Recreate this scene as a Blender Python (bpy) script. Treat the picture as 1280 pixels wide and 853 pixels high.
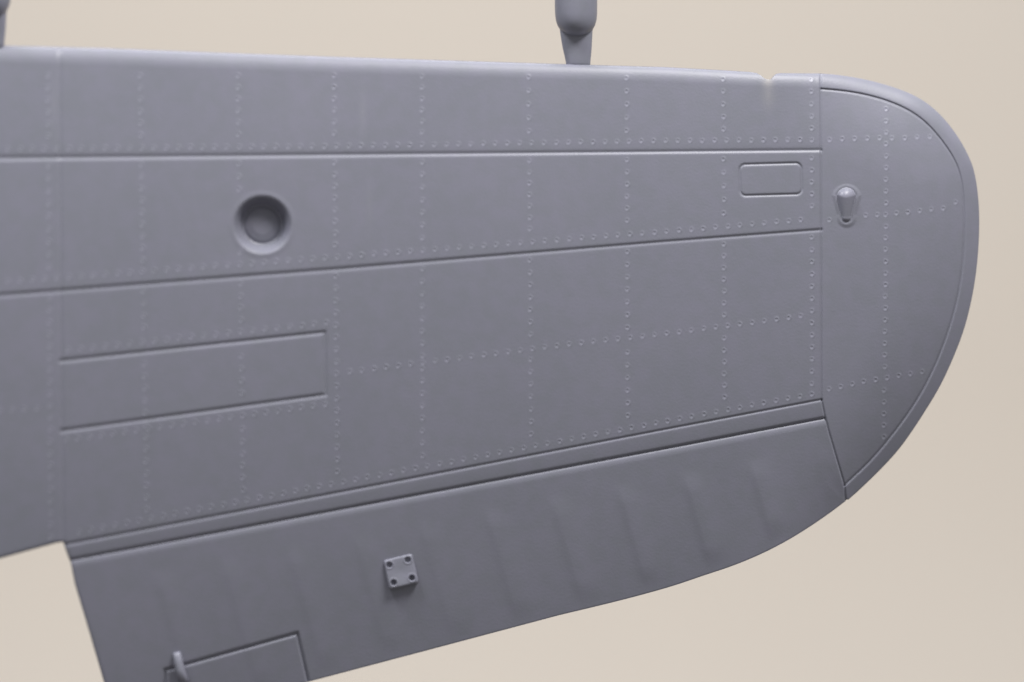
import bpy, math, random
import numpy as np
random.seed(7); rng = np.random.default_rng(7)
R = math.radians
sc = bpy.context.scene
for o in list(bpy.data.objects): bpy.data.objects.remove(o)
C = sc.collection

# ------------------------------------------------------------------ camera, world, lamps, exposure
S = 0.000125                      # metres per drawing unit: the wing piece is about 15 cm long
DIST = 0.5
FOCAL = 36 * DIST / (1280 * S)
cam = bpy.data.cameras.new('camera'); camo = bpy.data.objects.new('camera', cam); C.objects.link(camo)
camo.location = (0, -DIST, 0); camo.rotation_euler = (R(90), 0, 0)
cam.lens = FOCAL; cam.sensor_width = 36; cam.clip_start = 0.01; cam.clip_end = 20
cam.dof.use_dof = True
cam.dof.focus_distance = DIST + 0.0078
cam.dof.aperture_fstop = 4.7
sc.camera = camo

w = bpy.data.worlds.new('World'); sc.world = w; w.use_nodes = True
w.node_tree.nodes['Background'].inputs[0].default_value = (0.93, 0.96, 1.0, 1)
wn, wl = w.node_tree.nodes, w.node_tree.links          # unseen room as an ambient gradient, shaped to shade undersides: pale above, darker below
wt_ = wn.new('ShaderNodeTexCoord'); wx = wn.new('ShaderNodeSeparateXYZ'); wr = wn.new('ShaderNodeValToRGB')
wm = wn.new('ShaderNodeMapRange'); wm.inputs['From Min'].default_value = -1; wm.inputs['From Max'].default_value = 1
wl.new(wt_.outputs['Generated'], wx.inputs[0]); wl.new(wx.outputs['Z'], wm.inputs['Value']); wl.new(wm.outputs['Result'], wr.inputs['Fac'])
wr.color_ramp.elements[0].position = 0.25; wr.color_ramp.elements[0].color = (0.26, 0.245, 0.225, 1)
wr.color_ramp.elements[1].position = 0.85; wr.color_ramp.elements[1].color = (0.60, 0.615, 0.63, 1)
wl.new(wr.outputs['Color'], wn['Background'].inputs[0])
wn['Background'].inputs[1].default_value = 0.66

def lamp(name, loc, target, sx, sy, power, col):
    l = bpy.data.lights.new(name, 'AREA'); l.shape = 'RECTANGLE'; l.size = sx; l.size_y = sy
    l.energy = power; l.color = col
    o = bpy.data.objects.new(name, l); C.objects.link(o); o.location = loc
    from mathutils import Vector
    d = Vector(target) - Vector(loc)
    o.rotation_euler = d.to_track_quat('-Z', 'Y').to_euler()
    return o
lamp('softbox_right', (0.26, -0.26, 0.60), (0.0, 0.0, 0.0), 0.24, 0.16, 5.0, (1.0, 0.985, 0.97))
lamp('softbox_left', (-0.30, -0.25, 0.60), (0.0, 0.0, 0.0), 0.24, 0.16, 3.3, (0.98, 0.99, 1.0))
lamp('backdrop_lamp', (-0.06, 0.25, 0.95), (0.03, 1.3, -0.05), 0.5, 0.3, 9.45, (0.98, 0.985, 1.0))

sc.view_settings.view_transform = 'Standard'; sc.view_settings.look = 'None'
sc.view_settings.gamma = 1; sc.view_settings.exposure = 0; sc.view_settings.use_curve_mapping = False

# ------------------------------------------------------------------ wing frame
YAW, PITCH = R(8.0), R(0.0)       # the root end (left) comes a little towards the camera
N = np.array([math.sin(YAW), -math.cos(YAW), 0.0])    # outward normal of the wing's reference plane
CAM = np.array([0.0, -DIST, 0.0])
ROOT = np.array([0.0, 0.0, -0.055])
def P(u, v, h=0.0):
    """drawing coordinates (u across, v down) and height h above the reference plane -> metres, relative to the root"""
    u = np.asarray(u, float); v = np.asarray(v, float); h = np.asarray(h, float)
    dx = (u - 640) * S / DIST; dz = (426.5 - v) * S / DIST; dy = np.ones_like(dx)
    nd = dx * N[0] + dy * N[1] + dz * N[2]
    t = (h * S - CAM @ N) / nd
    p = np.stack([t * dx, CAM[1] + t * dy, t * dz], -1)
    return p - ROOT

# ------------------------------------------------------------------ materials
def new_mat(name):
    m = bpy.data.materials.new(name); m.use_nodes = True
    return m, m.node_tree.nodes, m.node_tree.links, m.node_tree.nodes['Principled BSDF']
def plastic(name, base, rough=0.43, grain=0.6, stress=True):
    m, n, l, b = new_mat(name)
    tc = n.new('ShaderNodeTexCoord')
    b.inputs['Specular IOR Level'].default_value = 0.45
    n1 = n.new('ShaderNodeTexNoise'); n1.inputs['Scale'].default_value = 420; n1.inputs['Detail'].default_value = 2
    n2 = n.new('ShaderNodeTexNoise'); n2.inputs['Scale'].default_value = 45; n2.inputs['Detail'].default_value = 3
    for q in (n1, n2): l.new(tc.outputs['Object'], q.inputs['Vector'])
    r1 = n.new('ShaderNodeValToRGB'); r1.color_ramp.elements[0].position = 0.35; r1.color_ramp.elements[1].position = 0.65
    r1.color_ramp.elements[0].color = tuple(x * k for x, k in zip(base, (0.975, 0.985, 0.97))) + (1,)
    r1.color_ramp.elements[1].color = tuple(x * k for x, k in zip(base, (1.02, 1.01, 1.03))) + (1,)
    l.new(n1.outputs['Fac'], r1.inputs['Fac'])
    mx = n.new('ShaderNodeMix'); mx.data_type = 'RGBA'; mx.blend_type = 'MULTIPLY'; mx.inputs['Factor'].default_value = 1
    r2 = n.new('ShaderNodeValToRGB'); r2.color_ramp.elements[0].position = 0.3; r2.color_ramp.elements[1].position = 0.7
    r2.color_ramp.elements[0].color = (0.965, 0.97, 0.965, 1); r2.color_ramp.elements[1].color = (1.02, 1.01, 1.02, 1)
    l.new(n2.outputs['Fac'], r2.inputs['Fac'])
    l.new(r1.outputs['Color'], mx.inputs['A']); l.new(r2.outputs['Color'], mx.inputs['B'])
    col = mx.outputs['Result']
    if stress:                                   # whitened stress mark at the gate scar and two faint mould flow streaks
        for (u, v, ru, rv, s_, c_) in ((961, 100, 13, 17, 0.42, (0.62, 0.58, 0.52, 1)), (961, 118, 16, 34, 0.22, (0.5, 0.47, 0.44, 1)),
                                       (453, 140, 9, 60, 0.13, (0.42, 0.42, 0.46, 1)), (462, 255, 8, 70, 0.08, (0.42, 0.42, 0.46, 1)),
                                       (66, 130, 9, 70, 0.12, (0.42, 0.42, 0.46, 1))):
            c = P(u, v, 0)
            mp = n.new('ShaderNodeMapping'); mp.vector_type = 'POINT'
            sx, sz = 1 / (ru * S), 1 / (rv * S)
            mp.inputs['Scale'].default_value = (sx, 0, sz)
            mp.inputs['Location'].default_value = (-c[0] * sx, 0, -c[2] * sz)
            l.new(tc.outputs['Object'], mp.inputs['Vector'])
            g = n.new('ShaderNodeTexGradient'); g.gradient_type = 'QUADRATIC_SPHERE'; l.new(mp.outputs['Vector'], g.inputs['Vector'])
            k = n.new('ShaderNodeMath'); k.operation = 'MULTIPLY'; k.inputs[1].default_value = s_; l.new(g.outputs['Fac'], k.inputs[0])
            q = n.new('ShaderNodeMix'); q.data_type = 'RGBA'; q.inputs['B'].default_value = c_
            l.new(k.outputs[0], q.inputs['Factor']); l.new(col, q.inputs['A']); col = q.outputs['Result']
    l.new(col, b.inputs['Base Color'])
    rr = n.new('ShaderNodeMapRange'); rr.inputs['To Min'].default_value = rough - 0.04; rr.inputs['To Max'].default_value = rough + 0.05
    l.new(n2.outputs['Fac'], rr.inputs['Value']); l.new(rr.outputs['Result'], b.inputs['Roughness'])
    n3 = n.new('ShaderNodeTexNoise'); n3.inputs['Scale'].default_value = 2600; n3.inputs['Detail'].default_value = 3
    l.new(tc.outputs['Object'], n3.inputs['Vector'])
    n4 = n.new('ShaderNodeTexNoise'); n4.inputs['Scale'].default_value = 60; n4.inputs['Detail'].default_value = 1
    l.new(tc.outputs['Object'], n4.inputs['Vector'])
    bp = n.new('ShaderNodeBump'); bp.inputs['Distance'].default_value = 0.00003; bp.inputs['Strength'].default_value = grain
    l.new(n3.outputs['Fac'], bp.inputs['Height'])
    bp2 = n.new('ShaderNodeBump'); bp2.inputs['Distance'].default_value = 0.00012; bp2.inputs['Strength'].default_value = 0.5
    l.new(n4.outputs['Fac'], bp2.inputs['Height']); l.new(bp.outputs['Normal'], bp2.inputs['Normal'])
    l.new(bp2.outputs['Normal'], b.inputs['Normal'])
    return m
GREY = (0.234, 0.236, 0.287)
M_WING = plastic('grey_styrene', GREY)
M_RIVET = plastic('grey_styrene_rivet_glint', tuple(x * 1.24 for x in GREY), rough=0.38)  # same plastic; the light the rivets catch is put into a paler colour
M_PLATE = plastic('grey_styrene_plate', tuple(x * 1.12 for x in GREY), rough=0.38, stress=False)  # same plastic, colour lightened for the light that raised fittings catch
M_SPRUE = plastic('grey_styrene_sprue', tuple(x * 1.12 for x in GREY), rough=0.36, stress=False)

m, n, l, b = new_mat('beige_paper')
tc = n.new('ShaderNodeTexCoord'); nz = n.new('ShaderNodeTexNoise'); nz.inputs['Scale'].default_value = 30; nz.inputs['Detail'].default_value = 4
l.new(tc.outputs['Object'], nz.inputs['Vector'])
rp = n.new('ShaderNodeValToRGB'); rp.color_ramp.elements[0].color = (0.665, 0.605, 0.54, 1); rp.color_ramp.elements[1].color = (0.69, 0.63, 0.562, 1)
l.new(nz.outputs['Fac'], rp.inputs['Fac']); l.new(rp.outputs['Color'], b.inputs['Base Color'])
b.inputs['Roughness'].default_value = 0.9; b.inputs['Specular IOR Level'].default_value = 0.15
M_PAPER = m

# ------------------------------------------------------------------ backdrop: paper sweep behind the model
def mesh_obj(name, verts, faces, mat, parent=None, smooth=True):
    me = bpy.data.meshes.new(name); me.from_pydata([tuple(map(float, q)) for q in verts], [], faces); me.update()
    me.materials.append(mat)
    if smooth: me.polygons.foreach_set('use_smooth', [True] * len(me.polygons))
    o = bpy.data.objects.new(name, me); C.objects.link(o)
    if parent: o.parent = parent
    return o
prof = [(0.25, -0.42), (0.45, -0.42), (0.65, -0.42)]
for k in range(1, 13):
    a = R(90 * k / 12); prof.append((0.85 + 0.4 * math.sin(a), -0.02 - 0.4 * math.cos(a)))
prof += [(1.25, 0.4), (1.25, 1.0), (1.25, 1.5)]
vs, fs = [], []
XS = [-1.4 + 2.8 * i / 14 for i in range(15)]
for (y, z) in prof:
    for x in XS: vs.append((x, y + 0.006 * math.sin(3 * x), z))
for j in range(len(prof) - 1):
    for i in range(14):
        a = j * 15 + i; fs.append((a, a + 1, a + 16, a + 15))
bd = mesh_obj('backdrop', vs, fs, M_PAPER); bd['kind'] = 'structure'

# ------------------------------------------------------------------ the wing's drawing
def catmull(pts, k=6):
    pts = [np.array(p, float) for p in pts]; out = []
    for i in range(len(pts) - 1):
        p0 = pts[max(i - 1, 0)]; p1 = pts[i]; p2 = pts[i + 1]; p3 = pts[min(i + 2, len(pts) - 1)]
        d1 = np.linalg.norm(p1 - p0) ** .5 + 1e-6; d2 = np.linalg.norm(p2 - p1) ** .5; d3 = np.linalg.norm(p3 - p2) ** .5 + 1e-6
        m1 = (p2 - p1) * 1.0; m2 = (p2 - p1) * 1.0
        if i > 0: m1 = ((p1 - p0) / d1 - (p2 - p0) / (d1 + d2) + (p2 - p1) / d2) * d2
        if i < len(pts) - 2: m2 = ((p2 - p1) / d2 - (p3 - p1) / (d2 + d3) + (p3 - p2) / d3) * d2
        for s in range(k):
            t = s / k
            out.append((2*t**3-3*t**2+1)*p1 + (t**3-2*t**2+t)*m1 + (-2*t**3+3*t**2)*p2 + (t**3-t**2)*m2)
    out.append(pts[-1]); return [tuple(p) for p in out]
def relax(pts, it):
    p = np.array(pts, float)
    for _ in range(it): p[1:-1] = p[1:-1] * 0.5 + (p[:-2] + p[2:]) * 0.25
    return [tuple(q_) for q_ in p]
TIP = catmull([(1025, 92), (1040, 93), (1060, 95.5), (1080, 99), (1100, 104), (1120, 110), (1143, 119), (1160, 129.5), (1176, 143.5),
       (1188, 158), (1197, 170.5), (1204, 182), (1211, 195.5), (1216, 207.5), (1219.3, 221), (1222.3, 240), (1224, 262), (1224.3, 288), (1222.3, 324.5),
       (1217.8, 360), (1209, 400), (1200.5, 426), (1190, 451), (1177.3, 480), (1162.8, 504), (1146.3, 530), (1131, 552.5), (1119.5, 567),
       (1104, 583.8), (1087.5, 600), (1072, 614.8), (1060.5, 624.8)])
TE = catmull([(1056.5, 627), (1035, 643), (1007, 662), (978.5, 679), (949, 693.8), (915, 707.8), (880, 719.6), (840, 733), (790, 747), (742, 759), (700, 769)])
TIP = relax(TIP, 25)
OUT = [(-150, 53)] + [(0, 57), (130, 60.3), (300, 67), (430, 71.5), (600, 77), (700, 80.2), (830, 84), (900, 87.8), (936, 90), (946, 91.6),
       (951, 94.5), (956, 98.5), (962, 99.8), (966, 97.5), (970, 92.6), (976, 91.6), (1000, 91.9)] + TIP + \
      [(1058, 624.6)] + TE + [(540, 811.6), (388, 851.8), (160, 912), (149, 913), (130, 853), (111.3, 789), (93.5, 730), (88.5, 704), (84, 693), (78.7, 677.3), (70, 679),
       (0, 698.3), (-150, 738)]
INNER = catmull([(1026.5, 111.5), (1053, 113), (1080, 117.3), (1104, 124), (1128, 132.5), (1150, 145), (1164, 159), (1177, 175.5), (1187.8, 190),
       (1195.5, 203.5), (1200.3, 217), (1203.8, 233), (1205.7, 258), (1206.3, 291), (1204.7, 324), (1201, 359.8), (1193, 391), (1183.3, 423),
       (1172, 451), (1159.3, 479.7), (1143.8, 505.8), (1125, 532.5), (1105.5, 556), (1092.8, 572), (1077.8, 587), (1065.6, 597), (1055.8, 607)])
INNER = relax(INNER, 60)
TIPLINE = [(1026, 60), (1026.2, 188), (1026.8, 500), (1031.2, 520.5), (1036, 540), (1055.5, 606.5), (1058, 640)]
LA = [(-200, 200.5), (0, 198.5), (430, 194), (830, 190), (1026.2, 188)]
LB = [(-200, 385), (0, 369.5), (430, 336), (830, 302.5), (1026.5, 287.5)]
LC = [(79, 681.5), (430, 614.7), (830, 537.5), (1026.8, 500)]
LD = [(84, 700.5), (430, 635.5), (830, 560.8), (1031.2, 521.5)]
LR = [(74.5, 20), (75.5, 370), (79, 690)]
HATCH = [(76, 451.5), (406, 415.7), (407, 493.7), (77, 539)]
TAB = [(206.5, 930), (206.5, 838), (371.5, 792), (385, 851), (389, 870)]
RH = (963.5, 224.5, 38.5, 19.5, 7.0, R(-1.6))       # rounded access hatch near the tip
HOLE = (328, 281)

gx = np.concatenate([np.arange(-150, -10, 2.0), np.arange(-10, 700, 1.1), np.arange(700, 1232, 0.78)])
gy = np.arange(44, 920, 1.0); fine = (gy > 84) & (gy < 640)
gy = np.concatenate([np.arange(44, 84, 0.8), np.arange(84, 640, 0.73), np.arange(640, 862, 1.0), np.arange(862, 922, 3.0)])
U, V = np.meshgrid(gx, gy)                          # rows = v
U = U.copy(); V = V.copy()

def segdist(U, V, pts, closed=False):
    best = np.full(U.shape, 1e9); bx = np.zeros(U.shape); by = np.zeros(U.shape)
    pp = list(pts) + ([pts[0]] if closed else [])
    for (x0, y0), (x1, y1) in zip(pp[:-1], pp[1:]):
        dx, dy = x1 - x0, y1 - y0; L2 = dx * dx + dy * dy
        if L2 < 1e-9: continue
        t = np.clip(((U - x0) * dx + (V - y0) * dy) / L2, 0, 1)
        qx = x0 + t * dx; qy = y0 + t * dy; d = (U - qx) ** 2 + (V - qy) ** 2
        k = d < best
        best[k] = d[k]; bx[k] = qx[k]; by[k] = qy[k]
    return np.sqrt(best), bx, by
def inside(U, V, pts):
    r = np.zeros(U.shape, bool); pp = list(pts) + [pts[0]]
    for (x0, y0), (x1, y1) in zip(pp[:-1], pp[1:]):
        if y0 == y1: continue
        c = ((V > y0) != (V > y1)); r ^= c & (U < (x1 - x0) * (V - y0) / (y1 - y0) + x0)
    return r
def interp(x, pts): return np.interp(x, [p[0] for p in pts], [p[1] for p in pts])
def sstep(x, a, b): t = np.clip((x - a) / (b - a), 0, 1); return t * t * (3 - 2 * t)

dO, bx, by = segdist(U, V, OUT, True); ins = inside(U, V, OUT)
near = (~ins) & (dO < 2.6)                          # snap the cells that straddle the outline onto it
U[near] = bx[near]; V[near] = by[near]
d_edge = np.where(ins, dO, 0.0)
kn = (U > 925) & (U < 990) & (V < 140)              # the nick is cut straight through the rounded edge
d2, _, _ = segdist(U[kn], V[kn], [(870, 86.2), (936, 90), (976, 91.6), (1000, 91.9), (1025, 92), (1040, 93)])
d_edge[kn] = d2
keep_v = ins | near

vD = interp(U, [(-200, 752.7), (84, 700.5), (430, 635.5), (830, 560.8), (1300, 471)])
vC = interp(U, [(-200, 735), (79, 681.5), (430, 614.7), (830, 537.5), (1300, 447)])
vA = interp(U, LA + [(1300, 186)]); vB = interp(U, LB + [(1300, 266)])
uR = np.interp(V, [20, 370, 690], [74.5, 75.5, 79]); uT = np.interp(V, [p[1] for p in TIPLINE], [p[0] for p in TIPLINE])

def base_height(U, V):
    vle = 57 + 0.0345 * U; vte = 954 - 0.262 * U; c = (V - vle) / (vte - vle)
    ch = (vte - vle) / 700.0
    h = np.where(c < 0.36, -14 * ch * ((0.36 - c) / 0.36) ** 2, -38 * ch * ((c - 0.36) / 0.64) ** 2)
    return h
H = base_height(U, V)
# sides fall away towards the curved tip
wt = sstep(U, 960, 1120)
H -= wt * 16 * np.clip(1 - d_edge / 110, 0, 1) ** 2
# rounded rims: fat at the leading edge, thin at the trailing edge
lead = 1 - sstep(V, 120, 260)
Rr = 1.6 + lead * (21.0 - 0.0045 * np.clip(U, 0, 1200))
leftcut = (U < 125 + (V - 700) * 0.3) & (V > 676)
Rr = np.where(leftcut, 6.0, Rr); Fr = 0.25 + 0.23 * lead
x = np.clip(1 - d_edge / Rr, 0, 1)
H -= Rr * Fr * (1 - np.sqrt(np.clip(1 - x * x, 0, 1)))

def groove(pts, depth, wd, closed=False, box=None):
    global H
    xs = [p[0] for p in pts]; ys = [p[1] for p in pts]; mg = wd * 5
    k = (U > min(xs) - mg) & (U < max(xs) + mg) & (V > min(ys) - mg) & (V < max(ys) + mg)
    d, _, _ = segdist(U[k], V[k], pts, closed)
    ww_ = wd * (1 + 0.25 * (1 - sstep(U[k], 300, 900)))
    H[k] -= depth * (0.85 + 0.12 * (1 - sstep(U[k], 300, 900))) * np.exp(-(d / ww_) ** 2)
for pts, dep, wd in ((LA, 1.2, 2.0), (LB, 1.25, 2.0), (LC, 1.4, 1.5), (TIPLINE[:3], 1.5, 1.2), (TIPLINE[2:], 1.9, 1.15), (LR, 1.0, 2.0),
                     (INNER, 1.7, 1.35), (TAB, 3.0, 1.5)):
    groove(pts, dep, wd)
groove([HATCH[0], HATCH[1], HATCH[2], HATCH[3]], 1.5, 1.8)
din, _, _ = segdist(U, V, INNER)
sg = np.where(inside(U, V, [(1000, 111.5)] + INNER + [(1050, 607), (1000, 607)]), -din, din)
H += sstep(U - uT, -1.5, 1.5) * 0.6 * sstep(sg, -1.6, 1.6)        # the tip's rim stands a little proud
# slight steps between neighbouring sheets, as on the moulding
left = U < uT
lw = 1 - sstep(U - uT, -1.5, 1.5)
H += lw * 0.35 * sstep(V - vA, -3, 3) * (1 - sstep(V - vB, -3, 3))
H -= lw * 0.7 * np.exp(-np.abs(vA - V) / 5.0) * (1 - sstep(V - vA, -3.5, 3.5))
# strip in front of the aileron, the hinge gap and the aileron's round nose
mstrip = left & (V > vC) & (V < vD) & (U > 77)
sl = np.clip((V - vC) / (vD - vC), 0, 1)
H -= np.where(mstrip, 0.7 * sl ** 2, 0)
ail = left & (V >= vD) & (U > 60)
q = V - vD
H -= lw * np.where(U > 77, 1.25 * np.exp(-((q - 0.2) / 1.8) ** 2), 0)
nose = np.clip(1 - q / 10.5, 0, 1)
H -= np.where(ail, 2.2 * nose ** 2, 0)
# fabric over ribs on the aileron
pr = U - 0.27 * q
for k in range(11):
    c0 = 1013 - 82.4 * k
    if c0 < 120: break
    amp = (0.7, 1.05, 1.1, 1.0, 0.85, 0.7, 0.55, 0.5)[min(k, 7)] + rng.uniform(-0.06, 0.06)
    env = sstep(q, 30, 62) * sstep(d_edge, 4, 34)
    if k == 0: env = env * 0.5
    e = (pr - c0)
    rib = np.where(e < 0, np.exp(-(e / 8.0) ** 2), np.exp(-(e / 19.0) ** 2))
    H += np.where(ail, amp * env * rib, 0)
    e2 = (pr - (c0 - 41))
    H -= np.where(ail, 0.12 * amp * env * np.exp(-(e2 / 24.0) ** 2), 0)
intab = inside(U, V, [TAB[0], TAB[1], TAB[2], TAB[3], (389, 940)])
dT, _, _ = segdist(U, V, TAB)
# rounded hatch near the tip
ca, sa = math.cos(RH[5]), math.sin(RH[5])
lx = (U - RH[0]) * ca + (V - RH[1]) * sa; ly = -(U - RH[0]) * sa + (V - RH[1]) * ca
qx = np.abs(lx) - (RH[2] - RH[4]); qy = np.abs(ly) - (RH[3] - RH[4])
dH = np.hypot(np.maximum(qx, 0), np.maximum(qy, 0)) + np.minimum(np.maximum(qx, qy), 0) - RH[4]
H -= 1.2 * np.exp(-(dH / 1.6) ** 2)
# round recess
rh = np.hypot(U - HOLE[0], V - HOLE[1])
H += 0.35 * np.exp(-((rh - 38.5) / 3.0) ** 2)
prof_r = [0, 12, 20, 23.5, 26, 31.8, 33.6, 34.8, 36.5, 60]; prof_h = [-17.5, -17.9, -19.5, -21, -19.5, -6.5, -3.0, -1.3, -0.2, 0]
H += np.interp(rh, prof_r, prof_h)
# drop-shaped lamp fairing
def drop(U, V, a, b_, ra, rb):
    ax, ay = a; bx_, by_ = b_; L = by_ - ay
    s = np.clip((V - ay) / L + (bx_ - ax) * 0, 0, 1)
    # tapered capsule along v
    k = (ra - rb) / L; cx = np.abs(U - ax); cy = V - ay
    t = np.clip((cy + cx * k) / L, 0, 1)
    return np.hypot(cx, cy - t * L) - (ra + (rb - ra) * t)
dF = drop(U, V, (1058, 247), (1057.6, 271.5), 11.6, 5.6)
dB = drop(U, V, (1058.3, 250), (1058, 272), 18.6, 11.8)
H += 1.2 * (1 - sstep(dB, -4.0, 2.2))
H -= 0.6 * np.exp(-((dF - 0.8) / 1.6) ** 2)
tl = np.clip((V - 247) / 24.5, 0, 1)
dome = np.clip(-dF / (11.6 - 6.0 * tl), 0, 1)
H += np.where(dF < 0, (7.5 - 5.0 * tl) * np.clip(1 - (1 - dome) ** 2, 0, 1) ** 0.75, 0)

# ------------------------------------------------------------------ rivets: struck rings with a dimple
rivets = []
def row(pts, step=15.2, jit=0.35, skip=None):
    L = 0; seg = []
    for a, b2 in zip(pts[:-1], pts[1:]): seg.append(math.dist(a, b2))
    tot = sum(seg); nn = max(1, round(tot / step))
    for i in range(nn + 1):
        s = tot * i / nn; k = 0
        while k < len(seg) - 1 and s > seg[k]: s -= seg[k]; k += 1
        t = s / seg[k]; a, b2 = pts[k], pts[k + 1]
        rivets.append((a[0] + (b2[0] - a[0]) * t + random.uniform(-jit, jit), a[1] + (b2[1] - a[1]) * t + random.uniform(-jit, jit)))
row([(-143, 189), (5, 187), (430, 183), (830, 176.5), (1015, 175.3)])
row([(1037, 175.5), (1068, 173.5), (1132, 172.8), (1162, 171)])
row([(-143, 364), (5, 353), (430, 321), (830, 290), (1001, 275.5)])
for p_ in ((1036.5, 275.5), (1082, 269.7), (1096.4, 269), (1120.5, 267), (1134.7, 266), (1149.5, 264), (1164, 262), (1179, 261), (1194.3, 253.3)): rivets.append(p_)
row([(437, 465), (607.5, 444), (685.7, 433.7), (822, 419), (1001, 395.6)])
row([(-143, 526), (2, 514.7), (46, 511)])
row([(98.6, 665.7), (418, 605), (539.5, 582.4), (822, 529), (1015, 493)])
row([(1036, 487), (1081, 477.2), (1108.5, 473), (1152.7, 465)])
row([(85, 438), (408, 404)]); row([(82, 551), (406, 506)])
cols = [((59.5, 62.5), 672), ((174.5, 182), 638), ((297, 303), 613), ((417, 421.5), 590), ((527.3, 527.9), 570), ((660.5, 664), 543), ((783, 784.8), 520),
        ((904, 905.8), 497), ((1014.2, 1015), 480)]
for (xa, xb), yend in cols:
    f = lambda y: xa + (xb - xa) * (y - 95) / 480
    xm = (xa + xb) / 2
    a_, b_ = float(interp(xm, LA)), float(interp(xm, LB))
    top = 95 + max(0, (xm - 400)) * 0.008
    row([(f(top), top), (f(a_ - 27), a_ - 27)])
    row([(f(a_ + 10), a_ + 10), (f(b_ - 30), b_ - 30)])
    row([(f(b_ + 9), b_ + 9), (f(yend), yend)])
row([(1107.8, 137), (1106.6, 380), (1104.5, 547)], 14.9)
def near_poly(px, py, pts, lim, closed=False):
    d, _, _ = segdist(np.array([px]), np.array([py]), pts, closed); return d[0] < lim
rv = []
for (px, py) in rivets:
    if any(math.dist((px, py), q_) < 5.0 for q_ in rv): continue
    if math.dist((px, py), HOLE) < 44: continue
    if near_poly(px, py, [HATCH[0], HATCH[1], HATCH[2], HATCH[3]], 4.5): continue
    if px > 1040 and math.dist((px, py), (1058, 258)) < 22: continue
    rv.append((px, py))
owner_r = np.full(U.shape, False)
for (px, py) in rv:
    j0, j1 = np.searchsorted(gx, [px - 7, px + 7]); i0, i1 = np.searchsorted(gy, [py - 7, py + 7])
    uu = U[i0:i1, j0:j1]; vv = V[i0:i1, j0:j1]
    a = random.uniform(0.5, 0.85) * (1.35 if px < 520 else 0.9)
    rx, ry = uu - px, vv - py
    r = np.hypot(rx, ry)
    lip = 0.30 * np.exp(-((r - 2.6) / 1.1) ** 2) * (1 + 0.75 * (rx - ry) / np.maximum(r, 0.5) * 0.7)
    H[i0:i1, j0:j1] += a * (lip - 0.46 * np.exp(-(np.hypot(rx + 0.3, ry + 0.2) / 1.6) ** 2))
    owner_r[i0:i1, j0:j1] |= r < 3.4

# ------------------------------------------------------------------ split the moulding into its pieces
POS = P(U, V, H)
gu = np.gradient(POS, axis=1); gv = np.gradient(POS, axis=0)
NRM = np.cross(gv, gu); ln = np.linalg.norm(NRM, axis=-1, keepdims=True)
NRM = np.where(ln > 1e-14, NRM / np.maximum(ln, 1e-20), -N)
if (NRM[200, 400] @ N) < 0: NRM = -NRM
def cc(a): return (a[:-1, :-1] + a[1:, :-1] + a[:-1, 1:] + a[1:, 1:]) / 4
cu, cv = cc(U), cc(V)
kv = keep_v
cell = kv[:-1, :-1] & kv[1:, :-1] & kv[:-1, 1:] & kv[1:, 1:]
cell &= (ins[:-1, :-1] | ins[1:, :-1] | ins[:-1, 1:] | ins[1:, 1:])
cA = interp(cu, LA + [(1300, 186)]); cB = interp(cu, LB + [(1300, 266)])
cC = interp(cu, [(-200, 735), (79, 681.5), (430, 614.7), (830, 537.5), (1300, 447)])
cD = interp(cu, [(-200, 752.7), (84, 700.5), (430, 635.5), (830, 560.8), (1300, 471)])
cR = np.interp(cv, [20, 370, 690], [74.5, 75.5, 79]); cT = np.interp(cv, [p[1] for p in TIPLINE], [p[0] for p in TIPLINE])
names = {}
lab = np.zeros(cu.shape, int)
def region(idx, name, mask, label=None): lab[mask] = idx; names[idx] = (name, label)
tip = cu > cT
region(1, 'skin_panel', ~tip & (cv < cA) & (cu > cR), 'rounded leading edge panel'); region(2, 'skin_panel', ~tip & (cv < cA) & (cu <= cR))
region(3, 'skin_panel', ~tip & (cv >= cA) & (cv < cB) & (cu > cR)); region(4, 'skin_panel', ~tip & (cv >= cA) & (cv < cB) & (cu <= cR))
region(5, 'skin_panel', ~tip & (cv >= cB) & (cv < cC) & (cu > cR), 'broad riveted centre panel'); region(6, 'skin_panel', ~tip & (cv >= cB) & (cu <= cR) & (cv < 760))
region(7, 'hinge_strip', ~tip & (cv >= cC) & (cv < cD) & (cu > cR))
region(8, 'aileron', ~tip & (cv >= cD) & (cu > 80))
region(9, 'trim_tab', inside(cu, cv, [(206.5, 960), (206.5, 838), (371.5, 792), (385, 851), (412, 960)]))
region(10, 'access_panel', inside(cu, cv, HATCH))
lx = (cu - RH[0]) * ca + (cv - RH[1]) * sa; ly = -(cu - RH[0]) * sa + (cv - RH[1]) * ca
qx = np.abs(lx) - (RH[2] - RH[4]); qy = np.abs(ly) - (RH[3] - RH[4])
region(11, 'access_hatch', (np.hypot(np.maximum(qx, 0), np.maximum(qy, 0)) + np.minimum(np.maximum(qx, qy), 0) - RH[4]) < 0)
region(12, 'round_recess', np.hypot(cu - HOLE[0], cv - HOLE[1]) < 37)
region(13, 'wingtip_rim', tip)
tip_in = tip & inside(cu, cv, [(1000, 111.5)] + INNER + [(1050, 607), (1000, 607)])
region(14, 'wingtip_panel', tip_in)
region(15, 'fairing_base', drop(cu, cv, (1058.3, 250), (1058, 272), 18.6, 11.8) < 0.5)
region(16, 'lamp_fairing', drop(cu, cv, (1058, 247), (1057.6, 271.5), 11.6, 5.6) < 0.8)
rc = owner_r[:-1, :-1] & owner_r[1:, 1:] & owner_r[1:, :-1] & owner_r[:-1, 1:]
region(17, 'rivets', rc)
lab[~cell] = 0

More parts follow.
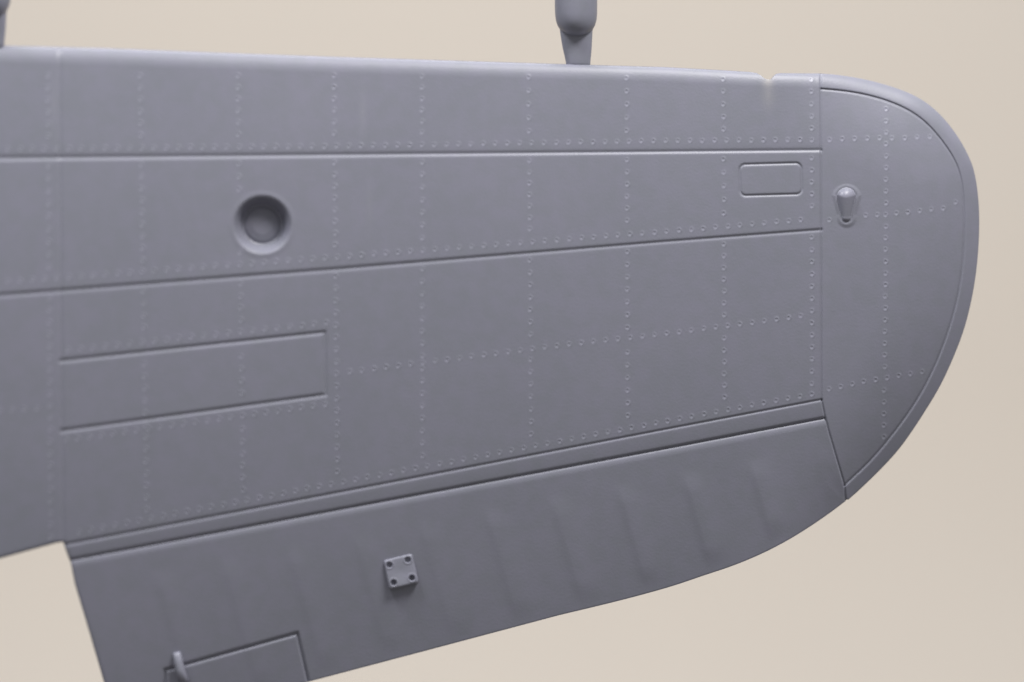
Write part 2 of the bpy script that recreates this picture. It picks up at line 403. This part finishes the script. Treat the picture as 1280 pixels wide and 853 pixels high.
root = bpy.data.objects.new('model_aircraft_wing', None); C.objects.link(root); root.location = tuple(ROOT)
root['label'] = 'unpainted grey plastic model aircraft wing with rounded tip, rivets and aileron, before beige backdrop'
root['category'] = 'model wing'
nr, nc = U.shape
vid = np.arange(nr * nc).reshape(nr, nc)
Pf = POS.reshape(-1, 3); Nf = NRM.reshape(-1, 3)
def fast_mesh(name, pos, quads, nrm, mat, parent):
    me = bpy.data.meshes.new(name)
    me.vertices.add(len(pos)); me.vertices.foreach_set('co', pos.astype(np.float32).ravel())
    nq = len(quads); me.loops.add(nq * 4); me.loops.foreach_set('vertex_index', quads.astype(np.int32).ravel())
    me.polygons.add(nq); me.polygons.foreach_set('loop_start', np.arange(0, nq * 4, 4, dtype=np.int32))
    me.polygons.foreach_set('use_smooth', np.ones(nq, bool))
    me.update(calc_edges=True)
    me.normals_split_custom_set_from_vertices(nrm.tolist())
    me.materials.append(mat)
    o = bpy.data.objects.new(name, me); C.objects.link(o); o.parent = parent
    return o
objs = {}
for idx, (name, label) in names.items():
    ii, jj = np.nonzero(lab == idx)
    if len(ii) == 0: continue
    quads = np.stack([vid[ii, jj], vid[ii + 1, jj], vid[ii + 1, jj + 1], vid[ii, jj + 1]], 1)
    uq, inv = np.unique(quads.ravel(), return_inverse=True)
    par = root
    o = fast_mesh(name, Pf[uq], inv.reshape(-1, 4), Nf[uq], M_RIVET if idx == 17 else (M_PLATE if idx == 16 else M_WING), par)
    if label: o['label'] = label
    if idx == 17: o['kind'] = 'stuff'
    objs[idx] = o
for a_, b_ in ((15, 14), (16, 14), (9, 8)):
    if a_ in objs: objs[a_].parent = objs[b_]
objs[16].name = 'lamp_fairing'

# underside of the moulding: side wall and back
ol = []
for (x0, y0), (x1, y1) in zip(OUT, OUT[1:] + OUT[:1]):
    k = max(1, int(math.dist((x0, y0), (x1, y1)) / 25))
    for s in range(k): ol.append((x0 + (x1 - x0) * s / k, y0 + (y1 - y0) * s / k))
ou = np.array([p[0] for p in ol]); ov = np.array([p[1] for p in ol])
hb = base_height(ou, ov) - sstep(ou, 960, 1120) * 16
ld = 1 - sstep(ov, 120, 260)
rr = 1.6 + ld * (21.0 - 0.0045 * np.clip(ou, 0, 1200))
rr = np.where((ou < 125 + (ov - 700) * 0.3) & (ov > 676), 6.0, rr)
h1 = hb - rr * (0.25 + 0.23 * ld) + 0.4
cen = np.array([560.0, 400.0])
def inset(u, v, k):
    dx, dy = u - cen[0], v - cen[1]; L = np.hypot(dx, dy); return u - dx / L * k, v - dy / L * k
rings = [P(ou, ov, h1), P(*inset(ou, ov, 0.6), h1 - 3 - 5 * ld), P(*inset(ou, ov, 4), h1 - 7 - 12 * ld)]
nv = len(ou); vs = np.concatenate(rings); fs = []
for r_ in range(2):
    for i in range(nv):
        j = (i + 1) % nv; fs.append((r_ * nv + i, r_ * nv + j, (r_ + 1) * nv + j, (r_ + 1) * nv + i))
fs.append(tuple(2 * nv + i for i in range(nv)))
mesh_obj('back_face', vs, fs, M_WING, root, smooth=False)

# ------------------------------------------------------------------ raised square plate with four screw holes
def local_h(u, v):
    i = int(np.argmin(np.abs(gy - v))); j = int(np.argmin(np.abs(gx - u))); return float(H[i, j])
c4 = np.array([(478.8, 700.8), (515.3, 691.9), (523.3, 728.5), (487.2, 737.4)])
holes = [(486.7, 706.4), (509.7, 700.1), (514.9, 722.7), (492.2, 728.5)]
n_ = 96; s_, t_ = np.meshgrid(np.linspace(-0.02, 1.02, n_), np.linspace(-0.02, 1.02, n_))
def bil(s, t): return ((1-s)*(1-t))[..., None]*c4[0] + (s*(1-t))[..., None]*c4[1] + (s*t)[..., None]*c4[2] + ((1-s)*t)[..., None]*c4[3]
pc = bil(s_, t_); side = 37.5
hx, hy = np.abs(s_ - .5) * side, np.abs(t_ - .5) * side; rc_ = 3.5
qx, qy = hx - (side / 2 - rc_), hy - (side / 2 - rc_)
dp = -(np.hypot(np.maximum(qx, 0), np.maximum(qy, 0)) + np.minimum(np.maximum(qx, qy), 0) - rc_)     # inside distance
base = local_h(470, 715) + (pc[..., 1] - 715) * 0.02
e = np.clip(1 - dp / 2.6, 0, 1)
hp = 4.0 - 2.3 * (1 - np.sqrt(np.clip(1 - e * e, 0, 1))) - 0.9 * np.exp(-(np.hypot(s_ - .5, t_ - .5) / 0.28) ** 2)
hp = np.where(dp < 0.0, -2.5, hp)
for (hx_, hy_) in holes:
    r = np.hypot(pc[..., 0] - hx_, pc[..., 1] - hy_)
    hp += 0.45 * np.exp(-((r - 4.9) / 1.1) ** 2) + np.interp(r, [0, 2.7, 3.5, 4.2], [-6.0, -5.6, -1.2, 0])
pos = P(pc[..., 0], pc[..., 1], base + hp)
a_ = np.cross(np.gradient(pos, axis=0), np.gradient(pos, axis=1)); a_ /= np.maximum(np.linalg.norm(a_, axis=-1, keepdims=True), 1e-20)
if a_[48, 48] @ N < 0: a_ = -a_
v2 = np.arange(n_ * n_).reshape(n_, n_)
qd = np.stack([v2[:-1, :-1], v2[1:, :-1], v2[1:, 1:], v2[:-1, 1:]], -1).reshape(-1, 4)
kp = ((dp[:-1, :-1] > -0.45) & (dp[1:, 1:] > -0.45) & (dp[1:, :-1] > -0.45) & (dp[:-1, 1:] > -0.45)).ravel()
hole_cell = np.zeros((n_ - 1, n_ - 1), bool)
for (hx_, hy_) in holes: hole_cell |= np.hypot(cc(pc[..., 0]) - hx_, cc(pc[..., 1]) - hy_) < 3.8
plate = fast_mesh('mounting_plate', pos.reshape(-1, 3), qd[kp & ~hole_cell.ravel()], a_.reshape(-1, 3), M_PLATE, objs[8])
for (hx_, hy_) in holes:
    hc = (np.hypot(cc(pc[..., 0]) - hx_, cc(pc[..., 1]) - hy_) < 3.8).ravel()
    qs = qd[kp & hc]; uq, inv = np.unique(qs.ravel(), return_inverse=True)
    fast_mesh('screw_hole', pos.reshape(-1, 3)[uq], inv.reshape(-1, 4), a_.reshape(-1, 3)[uq], M_PLATE, objs[8])

# ------------------------------------------------------------------ trim tab horn: a thin upright lug across the tab's hinge line
def loft(name, sections, mat, parent, cap=True):
    vs, fs = [], []; k = len(sections[0])
    for sct in sections: vs += [tuple(q) for q in sct]
    for a in range(len(sections) - 1):
        for i in range(k):
            j = (i + 1) % k; fs.append((a * k + i, a * k + j, (a + 1) * k + j, (a + 1) * k + i))
    if cap: fs.append(tuple(range(k))[::-1]); fs.append(tuple((len(sections) - 1) * k + i for i in range(k)))
    o = mesh_obj(name, vs, fs, mat, parent)
    return o
ax = np.array([(220.3, 815.5), (221.5, 820), (223.2, 829), (225, 838), (228, 846), (231.5, 856)])
hh = [4.0, 9.0, 13.0, 14.0, 13.0, 10.0]; ww = [4.0, 4.9, 5.4, 5.5, 5.4, 5.0]
secs = []
for (u, v), hgt, wd in zip(ax, hh, ww):
    b0 = local_h(240, v - 1) - 1
    ring = []
    for (a, z) in ((-1.15, -3), (-1.05, 0.5), (-0.85, 0.8), (-0.4, 0.98), (0.4, 0.98), (0.85, 0.8), (1.05, 0.5), (1.15, -3)):
        z_ = -3 if z < 0 else z * hgt
        ring.append(P(u + a * wd, v - a * 0.28 * wd, b0 + z_))
    secs.append(ring)
loft('tab_horn', secs, M_PLATE, objs[8])

# ------------------------------------------------------------------ sprue: two round pegs with flat gates running into the leading edge
def sprue(du, dv):
    zc = -28.0
    prof = [(720.0, -150, 27.2), (720, -90, 27), (720, 5, 26.6), (720.1, 17, 26.4), (720.2, 25, 25.6), (720.3, 32, 23.6), (720.5, 38, 20), (720.6, 42.5, 15.5), (720.7, 45.5, 9.5), (720.7, 46.6, 3.5), (720.7, 46.8, 0.3)]
    secs = []
    for (u, v, r) in prof:
        secs.append([P(u + du + r * math.cos(a), v + dv, zc + r * math.sin(a)) for a in np.linspace(0, 2 * math.pi, 33)[:-1]])
    o = loft('sprue_peg', secs, M_SPRUE, root)
    secs = []
    for (v, xl, xr, d) in ((12, 703, 740, 10), (24, 698.5, 742.5, 10.5), (40, 700, 740.7, 11), (50, 701.5, 740.2, 11), (60, 703.2, 739.7, 10), (70, 705.6, 738.8, 9.5), (78, 707.3, 738, 9), (88, 707.5, 738, 8)):
        cx, hw = (xl + xr) / 2, (xr - xl) / 2; ring = []
        for a in np.linspace(0, 2 * math.pi, 33)[:-1]:
            c_, s2 = math.cos(a), math.sin(a)
            ring.append(P(cx + du + hw * math.copysign(abs(c_) ** 0.55, c_), v + dv, zc - 2 + d * math.copysign(abs(s2) ** 0.7, s2)))
        secs.append(ring)
    loft('sprue_gate', secs, M_SPRUE, root)
sprue(0, 0); sprue(-732.5, -23.5)
secs = []
for u in np.linspace(-150, 900, 8):
    secs.append([P(u, -165 + 27 * math.cos(a), -28 + 27 * math.sin(a)) for a in np.linspace(0, 2 * math.pi, 25)[:-1]])
loft('sprue_runner', secs, M_SPRUE, root)
print('tris', sum(len(o.data.polygons) * 2 for o in bpy.data.objects if o.type == 'MESH'), 'rivets', len(rv), 'cells', int((lab > 0).sum()))
